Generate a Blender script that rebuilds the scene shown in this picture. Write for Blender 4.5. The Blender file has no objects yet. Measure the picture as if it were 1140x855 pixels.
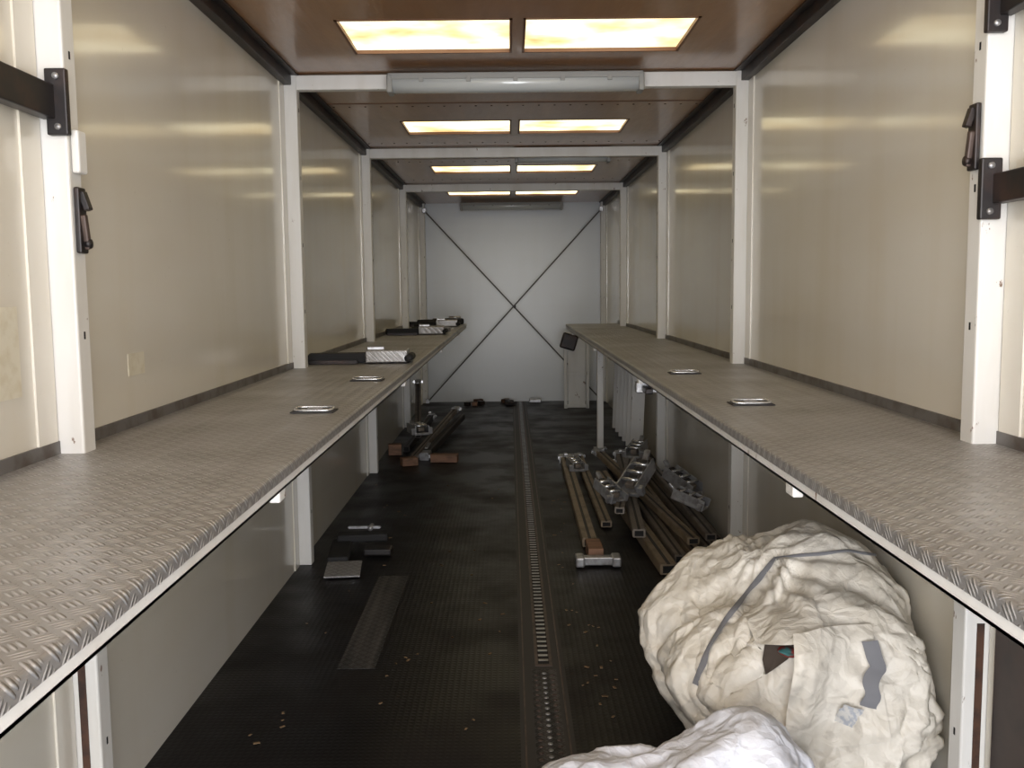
import bpy, bmesh, math, random, time
from mathutils import Vector, Matrix, noise, Euler
from mathutils.bvhtree import BVHTree
random.seed(4)
S=bpy.context.scene
XL,XR=-1.20,1.29
YB,YF=12.85,-1.0
ZC=2.685
SH=1.11
EL,ER=-.547,.662      # shelf free edges
# ---------------------------------------------------------------- materials
def srgb(r,g,b):
    f=lambda c:(c/255/12.92) if c/255<=0.04045 else ((c/255+0.055)/1.055)**2.4
    return (f(r),f(g),f(b),1)
class NT:
    def __init__(s,m):
        m.use_nodes=True; s.n=m.node_tree.nodes; s.l=m.node_tree.links
        s.b=s.n['Principled BSDF']
    def new(s,t,**k):
        x=s.n.new(t)
        for a,v in k.items(): setattr(x,a,v)
        return x
    def link(s,a,b): s.l.new(a,b)
    def math(s,op,a,b=None,c=None,clamp=False):
        x=s.n.new('ShaderNodeMath'); x.operation=op; x.use_clamp=clamp
        for i,v in enumerate((a,b,c)):
            if v is None: continue
            if isinstance(v,(int,float)): x.inputs[i].default_value=v
            else: s.l.new(v,x.inputs[i])
        return x.outputs[0]
    def coord(s,scale=(1,1,1),rot=(0,0,0)):
        t=s.new('ShaderNodeTexCoord'); m=s.new('ShaderNodeMapping')
        m.inputs['Scale'].default_value=scale; m.inputs['Rotation'].default_value=rot
        s.link(t.outputs['Object'],m.inputs['Vector']); return m.outputs[0]
    def noise(s,vec,scale,detail=4,rough=.55):
        x=s.new('ShaderNodeTexNoise'); x.inputs['Scale'].default_value=scale
        x.inputs['Detail'].default_value=detail; x.inputs['Roughness'].default_value=rough
        s.link(vec,x.inputs['Vector']); return x.outputs['Fac']
    def ramp(s,f,lo,hi,a=(0,0,0,1),b=(1,1,1,1)):
        x=s.new('ShaderNodeValToRGB'); e=x.color_ramp.elements
        e[0].position=lo; e[1].position=hi; e[0].color=a; e[1].color=b
        s.link(f,x.inputs[0]); return x.outputs[0]
    def mix(s,f,a,b):
        x=s.new('ShaderNodeMix'); x.data_type='RGBA'
        for i,v in ((0,f),(6,a),(7,b)):
            if isinstance(v,(int,float,tuple)): x.inputs[i].default_value=v
            else: s.link(v,x.inputs[i])
        return x.outputs[2]
    def bump(s,h,strength,dist):
        x=s.new('ShaderNodeBump'); x.inputs['Strength'].default_value=strength
        x.inputs['Distance'].default_value=dist
        s.link(h,x.inputs['Height']); s.link(x.outputs[0],s.b.inputs['Normal'])
    def set(s,**k):
        for a,v in k.items():
            i=s.b.inputs[a.replace('_',' ')]
            if isinstance(v,(int,float,tuple)): i.default_value=v
            else: s.link(v,i)
def simple(name,c,rough=.5,metal=0,c2=None,scale=8,lo=.45,hi=.7,bump=0,bs=30,coat=0,stretch=(1,1,1)):
    m=bpy.data.materials.new(name); t=NT(m)
    t.set(Base_Color=c,Roughness=rough,Metallic=metal)
    if coat: t.set(Coat_Weight=coat,Coat_Roughness=.12)
    if c2: 
        v=t.coord(stretch); t.set(Base_Color=t.mix(t.ramp(t.noise(v,scale,6),lo,hi),c,c2))
    if bump: t.bump(t.noise(t.coord(),bs,3),bump,.01)
    return m
def wallmat(name,base,stain,rough=.3,k=.4,coat=.7,cr=.1):
    m=bpy.data.materials.new(name); t=NT(m)
    v=t.coord((.35,.35,1.3)); n=t.ramp(t.noise(v,1.6,3),.40,.80)
    v2=t.coord((1,1,.12)); n2=t.ramp(t.noise(v2,4,3),.5,.85)
    v3=t.coord(); sp=t.ramp(t.noise(v3,38,2),.74,.78)
    c=t.mix(t.math('MULTIPLY',n,k),base,stain)
    c=t.mix(t.math('MULTIPLY',n2,k*.8),c,stain)
    c=t.mix(t.math('MULTIPLY',sp,.16),c,srgb(110,95,75))
    t.set(Base_Color=c,Roughness=rough,Coat_Weight=coat,Coat_Roughness=cr)
    t.bump(t.noise(t.coord((.6,.6,.6)),3,1),.14,.03)
    return m
M={}
M['wall']=wallmat('cream_grp_panel',srgb(219,214,203),srgb(200,184,150),.27)
M['wallb']=wallmat('white_bulkhead',srgb(206,210,215),srgb(190,190,186),.34,.3,.4,.25)
M['tape']=simple('adhesive_residue',srgb(210,203,184),.6,c2=srgb(198,188,164),scale=25)
M['brownboard']=simple('dark_brown_board',srgb(58,44,38),.45,c2=srgb(40,30,27))
def postmat():
    m=bpy.data.materials.new('chipped_white_paint'); t=NT(m)
    n=t.ramp(t.noise(t.coord((1,1,.5)),22,5,.65),.665,.70)
    d=t.ramp(t.noise(t.coord((1,1,.2)),6,4),.45,.75)
    c=t.mix(t.math('MULTIPLY',d,.4),srgb(220,218,214),srgb(180,170,152))
    c=t.mix(n,c,srgb(120,94,74)); t.set(Base_Color=c,Roughness=.45); return m
M['post']=postmat()
M['black']=simple('black_steel',srgb(38,34,34),.45,.3,c2=srgb(62,46,40),scale=9)
M['rust']=simple('rusty_steel',srgb(84,58,44),.7,.3,c2=srgb(50,38,34),scale=20)
def ceilmat():
    m=bpy.data.materials.new('varnished_plywood_roof'); t=NT(m)
    n=t.noise(t.coord((6,.5,1)),3,6); n2=t.ramp(t.noise(t.coord((1,1,1)),1.6,3),.35,.7)
    c=t.mix(n,srgb(122,82,48),srgb(174,126,80)); c=t.mix(t.math('MULTIPLY',n2,.5),c,srgb(122,86,58))
    t.set(Base_Color=c,Roughness=.30,Coat_Weight=.45,Coat_Roughness=.12); t.bump(t.noise(t.coord((3,.6,1)),4,3),.2,.03); return m
M['ceil']=ceilmat()
def glowmat():
    m=bpy.data.materials.new('translucent_roof_panel'); t=NT(m)
    v=t.coord((1,1,1)); n=t.ramp(t.noise(v,3.2,3,.5),.30,.58)
    col=t.mix(n,srgb(238,198,126),srgb(255,245,205))
    t.set(Base_Color=(.3,.27,.2,1),Emission_Color=col,Emission_Strength=t.math('ADD',t.math('MULTIPLY',n,1.4),1.15),Roughness=.4); return m
M['glow']=glowmat()
M['frame']=simple('panel_frame_brown',srgb(110,74,48),.5)
def floormat():
    m=bpy.data.materials.new('black_antislip_floor'); t=NT(m)
    v=t.coord(); sx=t.new('ShaderNodeSeparateXYZ'); t.link(v,sx.inputs[0])
    gx=t.math('SINE',t.math('MULTIPLY',sx.outputs[0],2*math.pi/.024)); gy=t.math('SINE',t.math('MULTIPLY',sx.outputs[1],2*math.pi/.024))
    g=t.math('MAXIMUM',gx,gy)
    n=t.ramp(t.noise(v,2.3,6),.4,.7); sp=t.ramp(t.noise(v,60,2),.74,.78)
    c=t.mix(n,srgb(13,10,11),srgb(23,19,20)); c=t.mix(t.math('MULTIPLY',sp,.5),c,srgb(80,70,62))
    t.set(Base_Color=c,Specular_IOR_Level=.25,Roughness=t.math('ADD',t.math('MULTIPLY',n,.25),.36)); t.bump(g,.16,.002); return m
M['floor']=floormat()
def tread(name,ca,cb,s=.036,metal=.55,rough=.34,k2=.38,bs=.9):
    m=bpy.data.materials.new(name); t=NT(m)
    v=t.coord(); a=t.new('ShaderNodeSeparateXYZ'); t.link(v,a.inputs[0])
    x=t.math('ADD',a.outputs[0],a.outputs[2]); y=a.outputs[1]
    k=1/(s*math.sqrt(2))
    u=t.math('MULTIPLY',t.math('ADD',x,y),k); w=t.math('MULTIPLY',t.math('SUBTRACT',x,y),k)
    par=t.math('MODULO',t.math('ABSOLUTE',t.math('ADD',t.math('FLOOR',u),t.math('FLOOR',w))),2)
    fu=t.math('FRACT',u); fw=t.math('FRACT',w)
    inv=t.math('SUBTRACT',1,par)
    cr=t.math('ADD',t.math('MULTIPLY',fu,par),t.math('MULTIPLY',fw,inv))
    al=t.math('ADD',t.math('MULTIPLY',fw,par),t.math('MULTIPLY',fu,inv))
    ci=t.math('DIVIDE',t.math('SUBTRACT',cr,.1),.8)
    st=t.math('SINE',t.math('MULTIPLY',t.math('FRACT',t.math('MULTIPLY',ci,3)),math.pi))
    inside=t.math('MULTIPLY',t.math('GREATER_THAN',ci,0),t.math('LESS_THAN',ci,1))
    ai=t.math('DIVIDE',t.math('SUBTRACT',al,.07),.86,clamp=True)
    en=t.math('SINE',t.math('MULTIPLY',ai,math.pi))
    h=t.math('MAXIMUM',t.math('SUBTRACT',t.math('POWER',en,.5),t.math('MULTIPLY',t.math('SUBTRACT',1,st),1.5)),0)
    h=t.math('MULTIPLY',h,inside)
    n=t.ramp(t.noise(v,3,6),.35,.7)
    n2=t.ramp(t.noise(t.coord((14,.35,1)),2.2,4),.4,.7)
    c=t.mix(n,ca,cb); c=t.mix(t.math('MULTIPLY',n2,.32),c,srgb(122,114,108)); c=t.mix(t.math('MULTIPLY',h,k2),c,srgb(230,230,231))
    t.set(Base_Color=c,Metallic=metal,Roughness=t.math('ADD',t.math('MULTIPLY',n,.15),rough)); t.bump(h,bs,.003); return m
M['tread']=tread('aluminium_tread_plate',srgb(166,164,164),srgb(148,144,140))
M['treaddark']=tread('worn_tread_patch',srgb(24,21,21),srgb(20,18,18),metal=0,rough=.6,k2=.05,bs=.35)
M['steel']=simple('galvanised_steel',srgb(172,172,174),.35,.6,c2=srgb(132,128,126),scale=30)
M['chrome']=simple('bright_steel',srgb(205,205,205),.25,.8)
M['dirtsteel']=simple('dirty_track_steel',srgb(84,70,64),.5,.3,c2=srgb(56,46,42),scale=14)
M['hole']=simple('slot_dark',srgb(12,11,11),.8)
M['alu']=simple('dull_aluminium',srgb(128,118,108),.42,.25,c2=srgb(96,86,76),scale=10)
M['bronze']=simple('beige_bar',srgb(138,122,102),.45,.15,c2=srgb(102,88,70),scale=10)
M['wood']=simple('timber',srgb(132,98,76),.7,c2=srgb(92,68,54),scale=6,stretch=(1,5,5))
M['strap']=simple('black_webbing',srgb(28,27,28),.75)
M['wire']=simple('grey_brace_strap',srgb(70,68,68),.6)
M['grey']=simple('grey_webbing',srgb(116,116,120),.8)
M['label']=simple('grey_label',srgb(158,162,170),.7,c2=srgb(192,190,186),scale=60,lo=.45,hi=.55)
M['red']=simple('red_cloth',srgb(150,44,38),.7,c2=srgb(60,110,110),scale=14,lo=.55,hi=.6)
M['mouth']=simple('bag_inner_shade',srgb(64,54,46),.9)
M['lampw']=simple('lamp_diffuser',srgb(184,188,190),.15,coat=.7)
M['lampb']=simple('lamp_body',srgb(140,140,138),.5)
M['dark_and_shade']=simple('dark_edge_and_shade',srgb(45,42,42),.6)  # dark parts and grooves, also the shade painted under the shelf edge
M['kickstrip']=simple('kick_strip_steel',srgb(112,109,107),.5,.3,c2=srgb(84,74,66),scale=12)
M['leaf']=simple('dry_leaf',srgb(120,96,70),.8)
def clothmat(name,a,b):
    m=bpy.data.materials.new(name); t=NT(m); v=t.coord()
    n=t.ramp(t.noise(v,5,6,.6),.42,.72); s2=t.ramp(t.noise(v,22,4),.58,.70)
    # fine sharp creases: distorted cell borders at two sizes
    nz=t.new('ShaderNodeTexNoise'); nz.inputs['Scale'].default_value=6; t.link(v,nz.inputs['Vector'])
    mx=t.new('ShaderNodeVectorMath',operation='MULTIPLY_ADD'); t.link(nz.outputs['Color'],mx.inputs[0]); mx.inputs[1].default_value=(.16,.16,.16); t.link(v,mx.inputs[2])
    hs=[]
    for sc in (8,19):
        vo=t.new('ShaderNodeTexVoronoi',feature='DISTANCE_TO_EDGE'); vo.inputs['Scale'].default_value=sc; t.link(mx.outputs[0],vo.inputs['Vector'])
        hs.append(t.math('MULTIPLY',t.math('MINIMUM',vo.outputs['Distance'],.35),-1.0/ (1 if sc==8 else 2.2)))
    crs=t.math('ADD',hs[0],hs[1])
    h=t.math('ADD',crs,t.math('MULTIPLY',t.noise(v,40,3),.12))
    edge=t.ramp(t.math('MULTIPLY',hs[0],-1),.0,.05,(1,1,1,1),(0,0,0,1))
    c=t.mix(t.math('MULTIPLY',n,.7),a,b); c=t.mix(t.math('MULTIPLY',s2,.28),c,srgb(125,112,98)); c=t.mix(t.math('MULTIPLY',edge,.10),c,srgb(140,126,108))
    t.set(Base_Color=c,Roughness=.5); t.bump(h,.55,.03); return m
M['bag']=clothmat('cream_tarpaulin',srgb(220,214,203),srgb(192,183,167))
M['bag2']=clothmat('white_tarpaulin',srgb(212,213,220),srgb(190,191,198))
# ---------------------------------------------------------------- builder
class B:
    def __init__(s,name): s.name=name; s.bm=bmesh.new(); s.m=[]
    def mi(s,k):
        if k not in s.m: s.m.append(k)
        return s.m.index(k)
    def _add(s,tmp,k,mtx,smooth=False):
        i=s.mi(k); tmp.transform(mtx)
        me=bpy.data.meshes.new('t'); 
        for f in tmp.faces: f.material_index=i; f.smooth=smooth
        tmp.to_mesh(me); tmp.free(); s.bm.from_mesh(me); bpy.data.meshes.remove(me)
    def box(s,c,d,k,rot=(0,0,0),bev=0):
        t=bmesh.new(); bmesh.ops.create_cube(t,size=1); t.transform(Matrix.Diagonal((*d,1)))
        if bev: bmesh.ops.bevel(t,geom=t.edges[:],offset=bev,segments=2,affect='EDGES',profile=.5)
        s._add(t,k,Matrix.Translation(c)@Euler(rot).to_matrix().to_4x4())
    def mm(s,x0,x1,y0,y1,z0,z1,k,bev=0):
        s.box(((x0+x1)/2,(y0+y1)/2,(z0+z1)/2),(abs(x1-x0),abs(y1-y0),abs(z1-z0)),k,bev=bev)
    def beam(s,p,q,w,h,k,bev=0,up=(0,0,1)):
        p=Vector(p);q=Vector(q);d=(q-p);L=d.length;d.normalize();u=Vector(up)
        x=d.cross(u).normalized();u=x.cross(d)
        m=Matrix((x,d,u)).transposed().to_4x4(); m.translation=(p+q)/2
        t=bmesh.new(); bmesh.ops.create_cube(t,size=1); t.transform(Matrix.Diagonal((w,L,h,1)))
        if bev: bmesh.ops.bevel(t,geom=t.edges[:],offset=bev,segments=2,affect='EDGES')
        s._add(t,k,m)
    def cyl(s,p,q,r,k,seg=16,r2=None):
        p=Vector(p);q=Vector(q);d=q-p;t=bmesh.new()
        bmesh.ops.create_cone(t,cap_ends=True,segments=seg,radius1=r,radius2=r if r2 is None else r2,depth=d.length)
        s._add(t,k,Matrix.Translation((p+q)/2)@d.to_track_quat('Z','Y').to_matrix().to_4x4(),True)
    def torus(s,c,R,r,k,sy=1,rot=(0,0,0)):
        t=bmesh.new(); N,n=32,8; vs=[]
        for i in range(N):
            a=2*math.pi*i/N
            ca,sa=math.cos(a),math.sin(a); ca=math.copysign(abs(ca)**.5,ca); sa=math.copysign(abs(sa)**.5,sa)
            for j in range(n):
                b=2*math.pi*j/n
                vs.append(t.verts.new(((R+r*math.cos(b))*ca,(R*sy+r*math.cos(b))*sa,r*math.sin(b))))
        for i in range(N):
            for j in range(n):
                t.faces.new((vs[i*n+j],vs[((i+1)%N)*n+j],vs[((i+1)%N)*n+(j+1)%n],vs[i*n+(j+1)%n]))
        s._add(t,k,Matrix.Translation(c)@Euler(rot).to_matrix().to_4x4(),True)
    def done(s):
        me=bpy.data.meshes.new(s.name); s.bm.to_mesh(me); s.bm.free()
        for k in s.m: me.materials.append(M[k])
        o=bpy.data.objects.new(s.name,me); S.collection.objects.link(o); return o
POSTY=[-.15,2.5,5.2,7.85,10.5,12.75]
# ---------------------------------------------------------------- shell
b=B('floor'); b.mm(XL-.05,XR+.05,YF,YB+.05,-.06,0,'floor'); b.done()
panels=[(-.30,.27),(1.85,2.42),(4.18,4.76),(6.62,7.18),(9.0,9.58),(11.35,11.85)]
b=B('ceiling')
ys=[YF]+[v for p in panels for v in p]+[YB+.05]
for i in range(0,len(ys),2): b.mm(XL-.05,XR+.05,ys[i],ys[i+1],ZC,ZC+.04,'ceil')
PX=[(-.745,.022),(.07,.835)]
for p in panels:
    for x0,x1 in ((XL-.05,PX[0][0]),(PX[0][1],PX[1][0]),(PX[1][1],XR+.05)): b.mm(x0,x1,p[0],p[1],ZC,ZC+.04,'ceil')
for y in [2.9,3.5,5.6,6.1,7.6,8.3,8.7,10.1,11.1]:
    for i in range(24):
        x=XL+.1+i*(XR-XL-.2)/23
        b.mm(x-.006,x+.006,y-.006,y+.006,ZC-.003,ZC,'rust')
for y in [3.2,6.0,8.5,10.9]: b.mm(XL,XR,y-.012,y+.012,ZC-.003,ZC,'frame')
b.done()
n=0
for p in panels:
    for x0,x1 in PX:
        n+=1; b=B('window_%d'%n)
        b.mm(x0,x1,p[0],p[1],ZC+.015,ZC+.03,'glow')
        for (a0,a1,c0,c1) in ((x0,x0+.012,p[0],p[1]),(x1-.012,x1,p[0],p[1]),(x0,x1,p[0],p[0]+.012),(x0,x1,p[1]-.012,p[1])):
            b.mm(a0,a1,c0,c1,ZC-.003,ZC+.015,'frame')
        b.done()
def wall(side):
    s=-1 if side=='left' else 1; X=XL if s<0 else XR
    b=B('wall_'+side); b.mm(X,X+s*.05,YF,YB+.05,-.06,ZC+.04,'wall')
    for i,y in enumerate(POSTY):
        b.mm(X-s*.006,X,y+.04,y+.16,0,ZC,'wall'); 
        if y>0: b.mm(X-s*.006,X,y-.14,y-.04,0,ZC,'wall')
    return b,X,s
b,X,s=wall('left')
for (y0,y1,z0,z1) in ((2.18,2.3,1.28,1.50),(2.95,3.08,1.27,1.34)):
    b.mm(X,X+.0015,y0,y1,z0,z1,'tape')
b.done()
b,X,s=wall('right')
b.mm(X-.012,X,YF,2.42,0,1.0,'brownboard')
b.done()
b=B('wall_back'); b.mm(XL,XR,YB,YB+.05,0,ZC,'wallb'); b.done()
n=0
for s,X in ((-1,XL),(1,XR)):
    for y in POSTY:
        n+=1; b=B('trim_%d'%n)
        b.mm(X,X-s*.072,y-.036,y+.036,0.001,ZC-.002,'post',bev=.006)
        for z in (1.42,1.78,2.14,2.5,.3,.7):
            b.mm(X-s*.0725,X-s*.0735,y-.004,y+.004,z-.01,z+.01,'hole')
        if y<3:
            b.mm(X-s*.02,X-s*.04,y-.039,y-.035,.2,.62,'rust')
        b.done()
    n+=1; b=B('trim_%d'%n)
    b.mm(X,X-s*.045,YF,YB,ZC-.06,ZC-.001,'black',bev=.004); b.mm(X-s*.04,X-s*.08,YF,YB,ZC-.010,ZC-.001,'black'); b.done()
for y in POSTY[1:5]:
    b=B('roof_crossbar'); b.mm(XL+.055,XR-.055,y-.03,y+.03,ZC-.085,ZC-.008,'post',bev=.005); b.done()
def lamp(x0,x1,y,z):
    b=B('fluorescent_lamp')
    b.mm(x0+.005,x1-.005,y-.057,y+.05,z+.044,z+.078,'lampb',bev=.006)
    t=bmesh.new(); bmesh.ops.create_cone(t,cap_ends=True,segments=24,radius1=.05,radius2=.05,depth=x1-x0-.05)
    b._add(t,'lampw',Matrix.Translation(((x0+x1)/2,y,z+.03))@Matrix.Rotation(math.pi/2,4,'Y')@Matrix.Diagonal((.95,1.08,1,1)),True)
    b.mm(x0,x0+.03,y-.06,y+.056,z-.022,z+.07,'lampb',bev=.008); b.mm(x1-.03,x1,y-.06,y+.056,z-.022,z+.07,'lampb',bev=.008)
    for i in range(5):
        xx=x0+.18+i*(x1-x0-.36)/4; b.mm(xx-.012,xx+.012,y-.062,y-.05,z+.03,z+.055,'lampb',bev=.002)
    b.done()
lamp(-.63,.71,5.08,2.575); lamp(0.05,.85,8.05,2.60); lamp(-.64,.70,12.5,2.58)
# ---------------------------------------------------------------- shelves
def shelf(name,s,X,xe,y1):
    b=B(name)
    pts=[(X,SH)]; r=.010
    pts.append((xe+s*r,SH))
    for i in range(1,7):
        a=i/6*math.pi/2; pts.append((xe+s*r-s*r*math.sin(a),SH-r+r*math.cos(a)))
    pts.append((xe,SH-.028)); 
    back=[(p[0]+ (s*.004 if i>2 else 0),p[1]-.004) for i,p in enumerate(pts)][::-1]
    back[0]=(xe+s*.004,SH-.028)
    t=bmesh.new(); prof=pts+back
    ring=[]
    for j in (0,1):
        y=YF+.2 if j==0 else y1
        ring.append([t.verts.new((p[0],y,p[1])) for p in prof])
    for i in range(len(prof)):
        k=(i+1)%len(prof); t.faces.new((ring[0][i],ring[0][k],ring[1][k],ring[1][i]))
    t.faces.new(ring[0]); t.faces.new(ring[1][::-1]); bmesh.ops.recalc_face_normals(t,faces=t.faces[:])
    b._add(t,'tread',Matrix.Identity(4))
    b.mm(xe+s*.004,xe+s*.010,YF+.2,y1,SH-.054,SH-.010,'post'); b.mm(xe+s*.004,xe+s*.05,YF+.2,y1,SH-.054,SH-.048,'post')
    b.mm(xe+s*.055,xe+s*.085,YF+.2,y1,SH-.07,SH-.006,'dark_and_shade')  # added dark bar standing in for the shadow behind the lip
    b.mm(X-s*.001,X-s*.009,YF+.2,y1,SH,SH+.034,'kickstrip')  # dark grey steel kick strip along the wall
    for y in POSTY[1:5]:
        if y<y1:
            b.mm(X,xe+s*.06,y-.02,y+.02,SH-.06,SH-.006,'post')
            b.mm(xe+s*.004,xe+s*.03,y-.3,y-.24,SH-.08,SH-.045,'post',bev=.004)
            b.beam((X-s*.07,y,SH-.3),(xe+s*.3,y,SH-.05),.03,.03,'post')
    return b.done()
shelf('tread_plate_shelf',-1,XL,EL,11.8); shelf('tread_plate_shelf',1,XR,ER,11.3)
for x,y in ((-.69,3.28),(-.675,4.42),(.86,3.36),(.85,4.6)):
    b=B('recessed_lashing_ring'); z=SH+.001
    b.box((x,y,z+.002),(.15,.10,.004),'dark_and_shade',bev=.001)
    b.torus((x,y,z+.010),.066,.005,'chrome',sy=.55,rot=(.06,0,0))
    b.box((x,y+.01,z+.008),(.05,.035,.01),'steel',bev=.003)
    for sx in (-1,1): b.cyl((x+sx*.04,y,z+.003),(x+sx*.04,y,z+.009),.008,'steel')
    b.done()
def deckbeam(x0,x1,y,z,tilt=0):
    b=B('decking_beam'); z+=.001
    b.beam((x0,y,z+.03),(x1-.22,y+tilt,z+.03),.12,.055,'strap',bev=.008)
    b.beam((x0+.02,y-.09,z+.012),(x0+.3,y-.095,z+.012),.03,.02,'black',bev=.003)
    b.box((x1-.13,y+tilt,z+.042),(.24,.24,.07),'tread',rot=(0,0,.05),bev=.006)
    b.box((x1-.2,y+tilt,z+.085),(.10,.09,.02),'steel',rot=(0,0,.1),bev=.004)
    b.cyl((x1-.0,y+tilt-.12,z+.03),(x1-.0,y+tilt+.1,z+.03),.022,'strap')
    b.done()
deckbeam(-1.18,-.59,5.5,SH,.03); deckbeam(-1.17,-.62,8.9,SH,.1); deckbeam(-1.17,-.60,10.9,SH,-.05)
b=B('ratchet_strap'); 
b.box((-.83,9.55,SH+.03),(.3,.25,.05),'strap',rot=(0,0,.3),bev=.012); b.box((-.67,9.4,SH+.03),(.12,.1,.05),'steel',rot=(0,0,.5),bev=.006)
b.box((-.9,9.6,SH+.065),(.14,.1,.03),'strap',rot=(0,.1,.8),bev=.01); b.done()
b=B('ratchet_strap')
b.box((-.76,11.5,SH+.04),(.36,.22,.07),'strap',rot=(0,0,.2),bev=.015); b.box((-.99,11.4,SH+.035),(.2,.2,.06),'strap',rot=(0,0,.9),bev=.015); b.cyl((-.74,11.4,SH+.085),(-.60,11.4,SH+.085),.02,'steel'); b.done()
def rail(s,X,z0,z1,name='side_rail'):
    b=B(name)
    b.mm(X-s*.02,X-s*.058,YF+.05,2.45,z0,z1,'black',bev=.004)
    b.mm(X-s*.034,X-s*.088,2.436,2.458,z0-.04,z1+.04,'black',bev=.004)
    b.cyl((X-s*.065,2.437,z0-.02),(X-s*.065,2.429,z0-.02),.008,'steel'); b.cyl((X-s*.065,2.437,z1+.02),(X-s*.065,2.429,z1+.02),.008,'steel')
    b.mm(X,X-s*.03,-.1,-.05,z0-.02,z1+.02,'black'); b.done()
rail(-1,XL,1.97,2.055); rail(1,XR,1.735,1.81); rail(1,XR,2.20,2.27)
def latch(s,X,y,z):
    b=B('post_latch')
    b.mm(X-s*.074,X-s*.088,y-.024,y+.02,z-.085,z+.085,'black',bev=.004)
    b.box((X-s*.094,y,z+.05),(.016,.026,.05),'black',rot=(0,.3*s,0),bev=.003)
    b.box((X-s*.094,y-.005,z-.03),(.014,.02,.09),'dirtsteel',rot=(.2,0,0),bev=.004)
    b.cyl((X-s*.09,y,z-.06),(X-s*.104,y,z-.06),.012,'black'); b.done()
latch(-1,XL,2.5,1.72); latch(1,XR,2.5,1.91)
b=B('post_junction_box'); b.mm(XL+.074,XL+.095,2.475,2.525,1.84,1.95,'post',bev=.006); b.done()
# ---------------------------------------------------------------- bulkhead cross straps
b=B('cross_bracing_straps')
y=12.45
b.beam((XL+.09,y,2.56),(XR-.09,y,.05),.018,.006,'wire',up=(0,1,0)); b.beam((XR-.09,y+.012,2.56),(XL+.09,y+.012,.05),.018,.006,'wire',up=(0,1,0))
b.box((.06,y-.008,1.30),(.03,.012,.04),'black'); 
for xx in (XL+.09,XR-.09): b.box((xx,y,2.56),(.05,.03,.06),'steel',bev=.005); b.box((xx,y,.06),(.05,.03,.06),'steel',bev=.005)
b.done()
# ---------------------------------------------------------------- floor track
b=B('perforated_lashing_track'); tx=.12
b.mm(tx-.10,tx+.085,2.2,12.8,0.0005,.003,'dark_and_shade')
b.mm(tx-.085,tx-.079,2.2,12.8,0.0005,.006,'dirtsteel'); b.mm(tx+.064,tx+.07,2.2,12.8,0.0005,.006,'dirtsteel')
b.mm(tx-.034,tx+.036,3.7,12.8,.0005,.006,'dirtsteel')
y=3.72
while y<12.7:
    b.mm(tx-.022,tx+.024,y,y+.026,.006,.0068,'hole'); b.mm(tx-.018,tx+.020,y+.029,y+.045,.006,.0072,'steel'); y+=.052
b.mm(tx-.05,tx+.05,2.2,3.66,.003,.007,'treaddark')
y=2.25
while y<3.6:
    for xx in (-.032,0,.032): b.cyl((tx+xx,y+(.02 if xx==0 else 0),.007),(tx+xx,y+(.02 if xx==0 else 0),.0085),.009,'dirtsteel' if xx else 'steel',10)
    y+=.045
b.done()
b=B('tread_floor_patch'); b.mm(-.72,-.565,3.7,4.95,0.0005,.002,'treaddark'); b.done()
b=B('leaf_debris')
for i in range(90):
    x=random.choice([random.uniform(XL+.1,-.02),random.uniform(.25,.4)]); y=random.uniform(2.4,7.9) if i%3 else random.uniform(2.6,4.5)
    a=random.uniform(0,6.3); r=random.uniform(.004,.011)
    b.box((x,y,.0045),(r*2,r,.002),'leaf',rot=(0,0,a))
b.done()
# ---------------------------------------------------------------- load bars
def loadbar(p,q,k='alu',w=.055,h=.04,head=True,flip=False):
    b=B('cargo_load_bar'); p=Vector(p);q=Vector(q);d=(q-p).normalized()
    x=d.cross(Vector((0,0,1))).normalized()
    b.beam(p,q,w,h,k,bev=.004)
    for sx in (-1,1): b.beam(p+x*sx*w*.36+Vector((0,0,h*.5)),q+x*sx*w*.36+Vector((0,0,h*.5)),w*.2,.006,k)
    b.beam(p+Vector((0,0,h*.5+.0005)),q+Vector((0,0,h*.5+.0005)),w*.2,.002,'dark_and_shade')
    e=p-d*.001; b.beam(e,e+d*.003,w*.7,h*.65,'hole')
    if head:
        c=q if not flip else p
        dd=-d if not flip else d
        b.beam(c-dd*.10,c+dd*.05,w*1.2,h*1.2,'steel',bev=.006)
        b.beam(c-dd*.07-x*.06,c-dd*.07+x*.06,.03,.03,'chrome',bev=.005)
        b.beam(c+Vector((0,0,h)),c+dd*.16+Vector((0,0,h*1.3)),.03,.012,'steel',bev=.003)
    return b.done()
loadbar((.455,5.45,.035),(.47,8.2,.035),'bronze',.085,.055)
loadbar((.60,5.9,.03),(.60,8.3,.03),'bronze',.07)
loadbar((.83,4.9,.035),(.72,7.5,.035),'bronze',.09,.06,head=False)
loadbar((.93,5.1,.03),(.86,7.9,.03),'alu',.07,.05)
loadbar((1.03,4.95,.03),(.98,7.7,.03),'bronze',.07,.05,head=False)
loadbar((1.13,5.3,.03),(1.07,8.0,.03),'alu',.06)
loadbar((1.22,5.5,.03),(1.17,8.1,.03),'alu',.06)
loadbar((.74,5.4,.10),(.93,8.0,.10),'alu',.075,.05)
loadbar((1.02,5.2,.105),(.76,8.1,.105),'bronze',.07)
loadbar((1.14,5.3,.10),(1.12,8.05,.10),'alu',.065)
loadbar((.66,5.7,.165),(1.02,7.9,.16),'alu',.06)
b=B('timber_end_block'); b.box((.465,5.25,.045),(.085,.22,.08),'wood',bev=.005); b.box((.47,5.09,.035),(.25,.06,.045),'steel',bev=.006)
for sx in (-1,1): b.box((.47+sx*.1,5.09,.035),(.05,.11,.055),'steel',bev=.01)
b.done()
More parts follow.
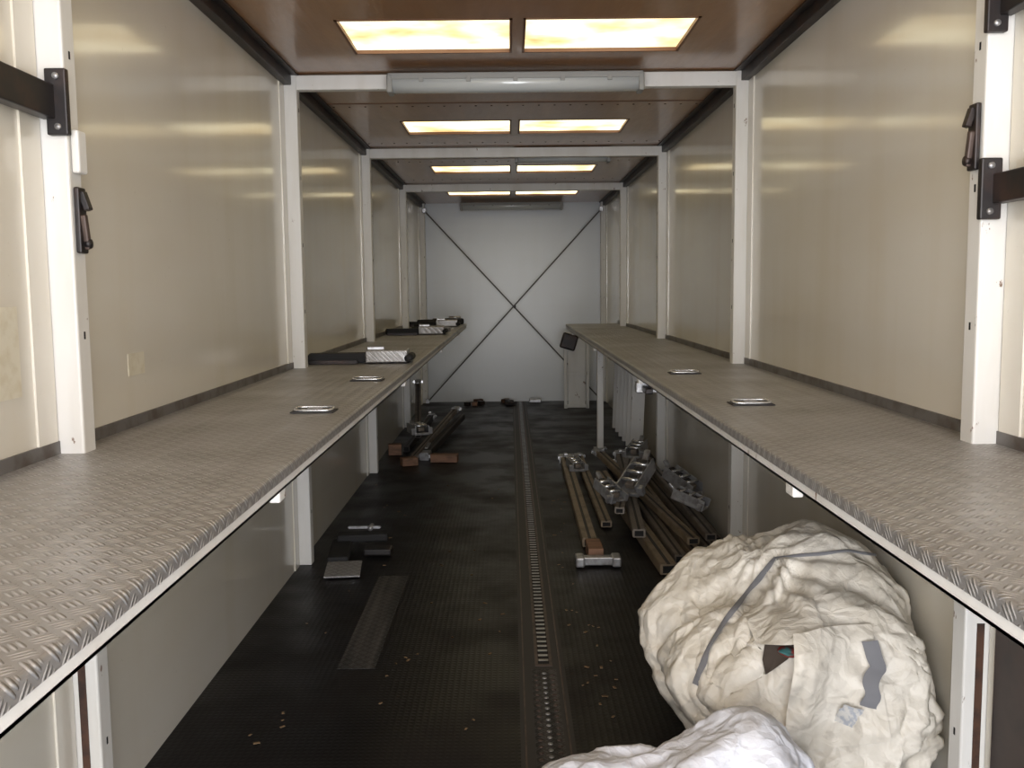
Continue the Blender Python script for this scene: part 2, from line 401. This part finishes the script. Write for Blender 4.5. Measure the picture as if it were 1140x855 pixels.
def clamp(c,rz,sc=1,rx=0):
    b=B('beam_end_clamp'); 
    b.box((0,0,0),(.11,.22,.02),'steel',bev=.004)
    b.box((0,.0,.03),(.045,.17,.03),'alu',bev=.005)
    for sx in (-1,1):
        b.box((sx*.05,0,.03),(.008,.22,.06),'steel',bev=.002)
        b.box((sx*.065,-.09,.02),(.03,.03,.05),'steel',bev=.005)
    for yy in (-.06,.0,.06): b.cyl((-.045,yy,.055),(.045,yy,.055),.010,'chrome'); b.box((0,yy+.03,.047),(.04,.03,.006),'dark_and_shade')
    b.box((0,.12,.04),(.03,.1,.016),'steel',rot=(.5,0,0),bev=.004)
    o=b.done(); o.location=c; o.rotation_euler=(rx,0,rz); o.scale=(sc,)*3; return o
clamp((.62,5.95,.22),.5,1.0,.35); clamp((.83,6.15,.26),-.6,1.35,.5); clamp((1.16,6.35,.19),.7,1.2,.4); clamp((1.12,5.85,.18),1.0,1.0,.3)
clamp((.52,7.6,.08),.2,1.0,.1); clamp((.98,7.3,.25),-.4,1.1,.2)
# left pile
loadbar((-.88,8.35,.035),(-.62,10.4,.2),'alu',.06); loadbar((-.78,8.5,.035),(-.56,10.6,.1),'black',.07,.06,flip=True)
loadbar((-1.0,8.85,.03),(-.95,11.1,.03),'black',.06,.06); loadbar((-.92,9.2,.10),(-1.08,10.9,.45),'alu',.06)
b=B('timber_blocks'); b.box((-1.09,8.7,.055),(.12,.10,.10),'wood',rot=(0,0,.15),bev=.004); b.box((-.60,8.3,.04),(.24,.09,.07),'wood',rot=(0,0,-.1),bev=.004)
b.box((-.90,8.15,.04),(.14,.09,.07),'wood',rot=(0,0,.4),bev=.004); b.done()
clamp((-.90,9.0,.17),.4,1.3)
b=B('loose_tread_plate'); b.box((-.925,5.02,.02),(.19,.24,.008),'tread',rot=(.05,0,.1)); b.done()
b=B('ratchet_handle')
b.box((-.90,5.55,.06),(.30,.10,.05),'strap',rot=(0,0,.1),bev=.012); b.box((-1.0,5.35,.03),(.12,.4,.04),'strap',rot=(0,0,.1),bev=.01)
b.beam((-1.0,5.62,.10),(-.80,5.62,.10),.03,.015,'steel',bev=.005); b.cyl((-.86,5.58,.1),(-.86,5.66,.1),.015,'steel'); b.box((-.78,5.35,.03),(.16,.1,.04),'black',bev=.01); b.done()
# right rear gear
b=B('steel_rack_frame')
for xx in (.70,.98): b.mm(xx-.02,xx+.02,12.0,12.04,0.001,.98,'post',bev=.003)
for z in (.03,.45,.96): b.mm(.70,.98,12.0,12.04,z-.02,z+.02,'post',bev=.003)
b.mm(.73,.95,12.015,12.025,.05,.94,'post'); b.box((.74,11.95,.86),(.2,.06,.2),'black',rot=(0,.3,0),bev=.02); b.done()
b=B('shelf_support_leg'); b.mm(.82,.88,8.92,8.98,.008,SH-.006,'post',bev=.005); b.mm(.79,.91,8.89,9.01,.001,.008,'steel'); b.done()
for i in range(6):
    b=B('white_side_lath'); y=8.7+i*.3; 
    b.beam((1.16,y,.01),(1.20,y,1.03),.12,.025,'post',bev=.004,up=(0,1,0)); b.done()
b=B('floor_debris_pile')
for i in range(7):
    x=random.uniform(-.6,.0); b.box((x,12.5+random.uniform(-.2,.2),.03),(random.uniform(.05,.16),.07,.05),random.choice(['black','rust','wood']),rot=(0,0,random.uniform(0,3)),bev=.006)
b.box((.32,12.5,.05),(.16,.1,.05),'steel',bev=.01); b.done()
b=B('under_shelf_bracket'); b.mm(.68,.80,5.1,5.16,SH-.15,SH-.09,'steel',bev=.006); b.mm(.71,.75,4.95,5.1,SH-.14,SH-.11,'black',bev=.005); b.done()
# ---------------------------------------------------------------- bags (cloth simulated)
def lump(spheres):
    bm=bmesh.new()
    for c,r in spheres:
        t=bmesh.new(); bmesh.ops.create_icosphere(t,subdivisions=3,radius=1); t.transform(Matrix.Translation(c)@Matrix.Diagonal((*r,1)))
        me=bpy.data.meshes.new('t'); t.to_mesh(me); t.free(); bm.from_mesh(me)
    me=bpy.data.meshes.new('core'); bm.to_mesh(me); bm.free(); o=bpy.data.objects.new('core',me); S.collection.objects.link(o); return o
def sim(o,frames):
    for f in range(1,frames+1): S.frame_set(f)
    dg=bpy.context.evaluated_depsgraph_get()
    return bpy.data.meshes.new_from_object(o.evaluated_get(dg))
def collider(o,th=.01):
    o.modifiers.new('col','COLLISION'); o.collision.thickness_outer=th; o.collision.cloth_friction=30
def facet(p,f,sx=(1,1,1)):   # concave cloth panels that meet in raised creases
    q=Vector((p.x*sx[0],p.y*sx[1],p.z*sx[2]))*f
    q+=Vector((noise.noise(q*.6),noise.noise(q*.6+Vector((5,2,1))),noise.noise(q*.6+Vector((9,4,1)))))*.8
    d=noise.voronoi(q)[0]
    return -min(d[1]-d[0],.6)**.8
def lerpt(tab,z):
    for (a,va),(b_,vb) in zip(tab,tab[1:]):
        if z<=b_: return va+(vb-va)*max(0,(z-a)/(b_-a))
    return tab[-1][1]
def clothbag(name,c,rad,N,power,shrink,spheres,mat,frames=28,gather=None,wl=None,wr=None,amp=.045):
    t=bmesh.new(); bmesh.ops.create_cube(t,size=2); bmesh.ops.subdivide_edges(t,edges=t.edges[:],cuts=N,use_grid_fill=True)
    for v in t.verts:
        p=v.co; L=(abs(p.x)**power+abs(p.y)**power+abs(p.z)**power)**(1/power); p=p/L
        k=1+.06*noise.noise(p*2.0+Vector(c)*7)
        v.co=Vector((p.x*rad[0],p.y*rad[1],p.z*rad[2]))*k+Vector(c)
        v.co.x=min(v.co.x,XR-.02); v.co.z=max(v.co.z,.015)
    me=bpy.data.meshes.new(name); t.to_mesh(me); t.free(); o=bpy.data.objects.new(name,me); S.collection.objects.link(o)
    core=lump(spheres); collider(core)
    fl=bpy.data.meshes.new('fl'); t=bmesh.new(); bmesh.ops.create_cube(t,size=1); t.transform(Matrix.Translation((c[0],c[1],-.1))@Matrix.Diagonal((4,4,.2,1))); t.to_mesh(fl); t.free(); flo=bpy.data.objects.new('fl',fl); S.collection.objects.link(flo); collider(flo,.008)
    m=o.modifiers.new('c','CLOTH'); s=m.settings; s.quality=6; s.mass=.25; s.tension_stiffness=25; s.compression_stiffness=25; s.shear_stiffness=8; s.bending_stiffness=.35; s.air_damping=2
    s.shrink_min=-shrink; s.shrink_max=-shrink; s.tension_damping=8; s.compression_damping=8
    m.collision_settings.distance_min=.006; m.collision_settings.collision_quality=3; m.collision_settings.use_self_collision=True; m.collision_settings.self_distance_min=.006
    m.point_cache.frame_end=frames+5
    t0=time.time(); me2=sim(o,frames); print('SIM',name,time.time()-t0,len(me2.vertices))
    for q in (core,flo): bpy.data.objects.remove(q,do_unlink=True)
    bpy.data.objects.remove(o,do_unlink=True)
    o=bpy.data.objects.new(name,me2); S.collection.objects.link(o)
    o.modifiers.new('s','SUBSURF').levels=1
    dg=bpy.context.evaluated_depsgraph_get(); dg.update(); me3=bpy.data.meshes.new_from_object(o.evaluated_get(dg)); o.modifiers.clear(); o.data=me3
    bm=bmesh.new(); bm.from_mesh(me3)
    for it in range(2): bmesh.ops.smooth_vert(bm,verts=bm.verts[:],factor=.5,use_axis_x=True,use_axis_y=True,use_axis_z=True)
    bm.normal_update()
    G=Vector(gather) if gather else None
    nv=[]
    for v in bm.verts:
        p=v.co; d=amp*.8+amp*1.3*facet(p+Vector((3,1,2)),3.2,(1,1,.75))+.018*facet(p,7.0)+.007*facet(p,15)
        if G:
            r=(p-G).length; a=math.atan2(p.z-G.z+.4*(p.y-G.y),p.x-G.x)
            d+=.016*math.exp(-r*3.5)*min(1,r/.04)*math.sin(a*13+2*noise.noise(p*5)) - .03*math.exp(-(r/.05)**2)
        q=p+v.normal*d
        if wl:
            dx=q.x-c[0]; q.x=c[0]+dx*(lerpt(wl,q.z) if dx<0 else lerpt(wr,q.z))
            k=max(0,min(1,(q.x-.95)/.3)); q.y-=.11*k*k*(3-2*k)
        nv.append(q)
    for v,p in zip(bm.verts,nv):
        v.co=p
        if v.co.x>XR-.03: v.co.x=XR-.03+.018*math.tanh((v.co.x-XR+.03)/.1)
        v.co.z=max(v.co.z,.009)
    for f in bm.faces: f.smooth=True
    bm.to_mesh(me3); bm.free(); me3.materials.clear(); me3.materials.append(M[mat])
    return o
S.frame_end=80
def px(x,y,Y=3.0): return ((x-568)*Y/1050,Y,1.53-(y-322)*Y/1050)
big=clothbag('tarpaulin_bag',(.91,3.13,.39),(.41,.48,.385),44,2.9,.12,
   [((.80,2.99,.22),(.28,.27,.22)),((1.03,3.19,.36),(.23,.33,.32)),((.75,3.34,.30),(.24,.24,.26)),((.98,2.87,.30),(.22,.18,.26))],'bag',gather=(.84,2.97,.68),
   wl=[(0,.66),(.12,.82),(.28,1.03),(.36,1.03),(.55,.86),(.8,.70)],wr=[(0,.95),(.3,1.08),(.5,1.10),(.7,1.02),(.9,1.0)])
small=clothbag('tarpaulin_bag',(.395,2.32,.20),(.385,.27,.215),30,2.4,.16,
   [((.18,2.30,.14),(.16,.19,.15)),((.62,2.34,.19),(.12,.17,.22)),((.4,2.25,.13),(.2,.16,.16))],'bag2',amp=.03)
bm=bmesh.new(); bm.from_mesh(big.data); bvh=BVHTree.FromBMesh(bm); bm.free()
def cast(q):
    o=Vector((0,0,1.53)); d=(Vector(q)-o).normalized(); h=bvh.ray_cast(o,d)
    if h[0]: return h[0],(-h[1] if h[1].dot(d)>0 else h[1])
def ribbon(pts,w,off=.006,n=40):
    P=[Vector(p) for p in pts]; res=[]
    for i in range(n):
        u=i/(n-1)*(len(P)-1); j=min(int(u),len(P)-2); h=cast(P[j].lerp(P[j+1],u-j))
        if h: res.append(h)
    if len(res)<3: return
    for it in range(3):
        res=[res[0]]+[((res[i-1][0]+res[i][0]*2+res[i+1][0])/4,(res[i-1][1]+res[i][1]+res[i+1][1]).normalized()) for i in range(1,len(res)-1)]+[res[-1]]
    t=bmesh.new(); prev=None
    for i,(p,nn) in enumerate(res):
        a=res[max(i-1,0)][0]; c=res[min(i+1,len(res)-1)][0]; x=(c-a).cross(nn).normalized()
        vs=[t.verts.new(p+nn*off+x*w*.5),t.verts.new(p+nn*(off+.003)),t.verts.new(p+nn*off-x*w*.5)]
        if prev:
            t.faces.new((prev[0],prev[1],vs[1],vs[0])); t.faces.new((prev[1],prev[2],vs[2],vs[1]))
        prev=vs
    return t
def flap(c00,c10,c11,c01,lift,N=40,lu=.02,lv=.15,k=7):
    t=bmesh.new(); V={}
    for j in range(N+1):
        for i in range(N+1):
            u=i/N; v=j/N
            q=(Vector(c00)*(1-u)+Vector(c10)*u)*(1-v)+(Vector(c01)*(1-u)+Vector(c11)*u)*v
            h=cast(q)
            if h:
                p,nn=h
                ed=min(1,min(1-u,1-v)*8)
                L=lift*math.exp(-((u-lu)**2+(v-lv)**2)*k)*min(1,(1-u)*3)
                off=.014+.012*ed+L+.02*facet(p+Vector((1,7,3)),4.5)*ed
                V[i,j]=t.verts.new(p+Vector((0,-1,.15))*off)
    for j in range(N):
        for i in range(N):
            kk=[(i,j),(i+1,j),(i+1,j+1),(i,j+1)]
            if all(a in V for a in kk): t.faces.new([V[a] for a in kk])
    for it in range(3): bmesh.ops.smooth_vert(t,verts=t.verts[:],factor=.5,use_axis_x=True,use_axis_y=True,use_axis_z=True)
    return t
b=B('bag_flap'); t=flap(px(872,706),px(978,706),px(1006,850),px(880,862),.13); b._add(t,'bag',Matrix.Identity(4),True)
t=flap(px(828,688),px(912,676),px(930,722),px(838,726),.09,20,.4,1.0,4); b._add(t,'bag',Matrix.Identity(4),True)
fo=b.done(); fo.parent=big
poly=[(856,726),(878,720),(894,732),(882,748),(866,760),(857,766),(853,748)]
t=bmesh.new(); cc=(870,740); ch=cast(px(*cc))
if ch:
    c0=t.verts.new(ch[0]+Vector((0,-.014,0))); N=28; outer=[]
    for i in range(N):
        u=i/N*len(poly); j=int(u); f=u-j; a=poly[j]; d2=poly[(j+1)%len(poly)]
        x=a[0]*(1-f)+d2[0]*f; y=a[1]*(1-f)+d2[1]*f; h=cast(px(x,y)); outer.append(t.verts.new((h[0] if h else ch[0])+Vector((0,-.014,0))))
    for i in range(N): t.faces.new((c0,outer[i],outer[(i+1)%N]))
    b=B('bag_mouth_shade'); b._add(t,'mouth',Matrix.Identity(4),True); r=b.done(); r.parent=big  # dark patch over the cloth, painting the shade inside the bag opening
    h=cast(px(882,738)); t=bmesh.new(); bmesh.ops.create_icosphere(t,subdivisions=4,radius=.028)
    for v in t.verts: v.co*=1+.35*noise.noise(v.co*45); v.co.z*=.45
    b=B('red_cloth_scrap'); b._add(t,'red',Matrix.Translation(h[0]+Vector((0,-.02,.0))),True); r=b.done(); r.parent=big
b=B('bag_strap')
for pts,w,k in (([px(868,632),px(840,668),px(815,700),px(793,738),px(778,780)],.022,'grey'),
                ([px(868,632),px(900,628),px(950,624),px(985,630)],.012,'grey'),
                ([px(978,728),px(985,760),px(978,802)],.045,'grey'),
                ([px(962,800),px(956,830)],.055,'label')):
    t=ribbon(pts,w,.035 if w>.03 else .007)
    if t: b._add(t,k,Matrix.Identity(4),True)
st=b.done(); st.parent=big
S.frame_set(1)
# ---------------------------------------------------------------- light
w=bpy.data.worlds.new('overcast'); S.world=w; w.use_nodes=True
w.node_tree.nodes['Background'].inputs[0].default_value=(.96,.97,1,1); w.node_tree.nodes['Background'].inputs[1].default_value=10.8
l=bpy.data.lights.new('rear_door_daylight_portal','AREA'); l.shape='RECTANGLE'; l.size=2.49; l.size_y=2.7; l.cycles.is_portal=True
o=bpy.data.objects.new('rear_door_daylight_portal',l); o.location=((XL+XR)/2,YF-.01,1.35); o.rotation_euler=(math.radians(90),0,0); S.collection.objects.link(o)
# ---------------------------------------------------------------- camera
c=bpy.data.cameras.new('camera'); c.sensor_width=36; c.lens=1050/1140*36; c.clip_start=.02
co=bpy.data.objects.new('camera',c); S.collection.objects.link(co)
R=Matrix.Rotation(math.radians(-.06),4,'Z')@Matrix.Rotation(math.radians(90-5.74),4,'X')@Matrix.Rotation(math.radians(-.6),4,'Z')
co.matrix_world=Matrix.Translation((0,0,1.53))@R
S.camera=co
S.view_settings.view_transform='Standard'
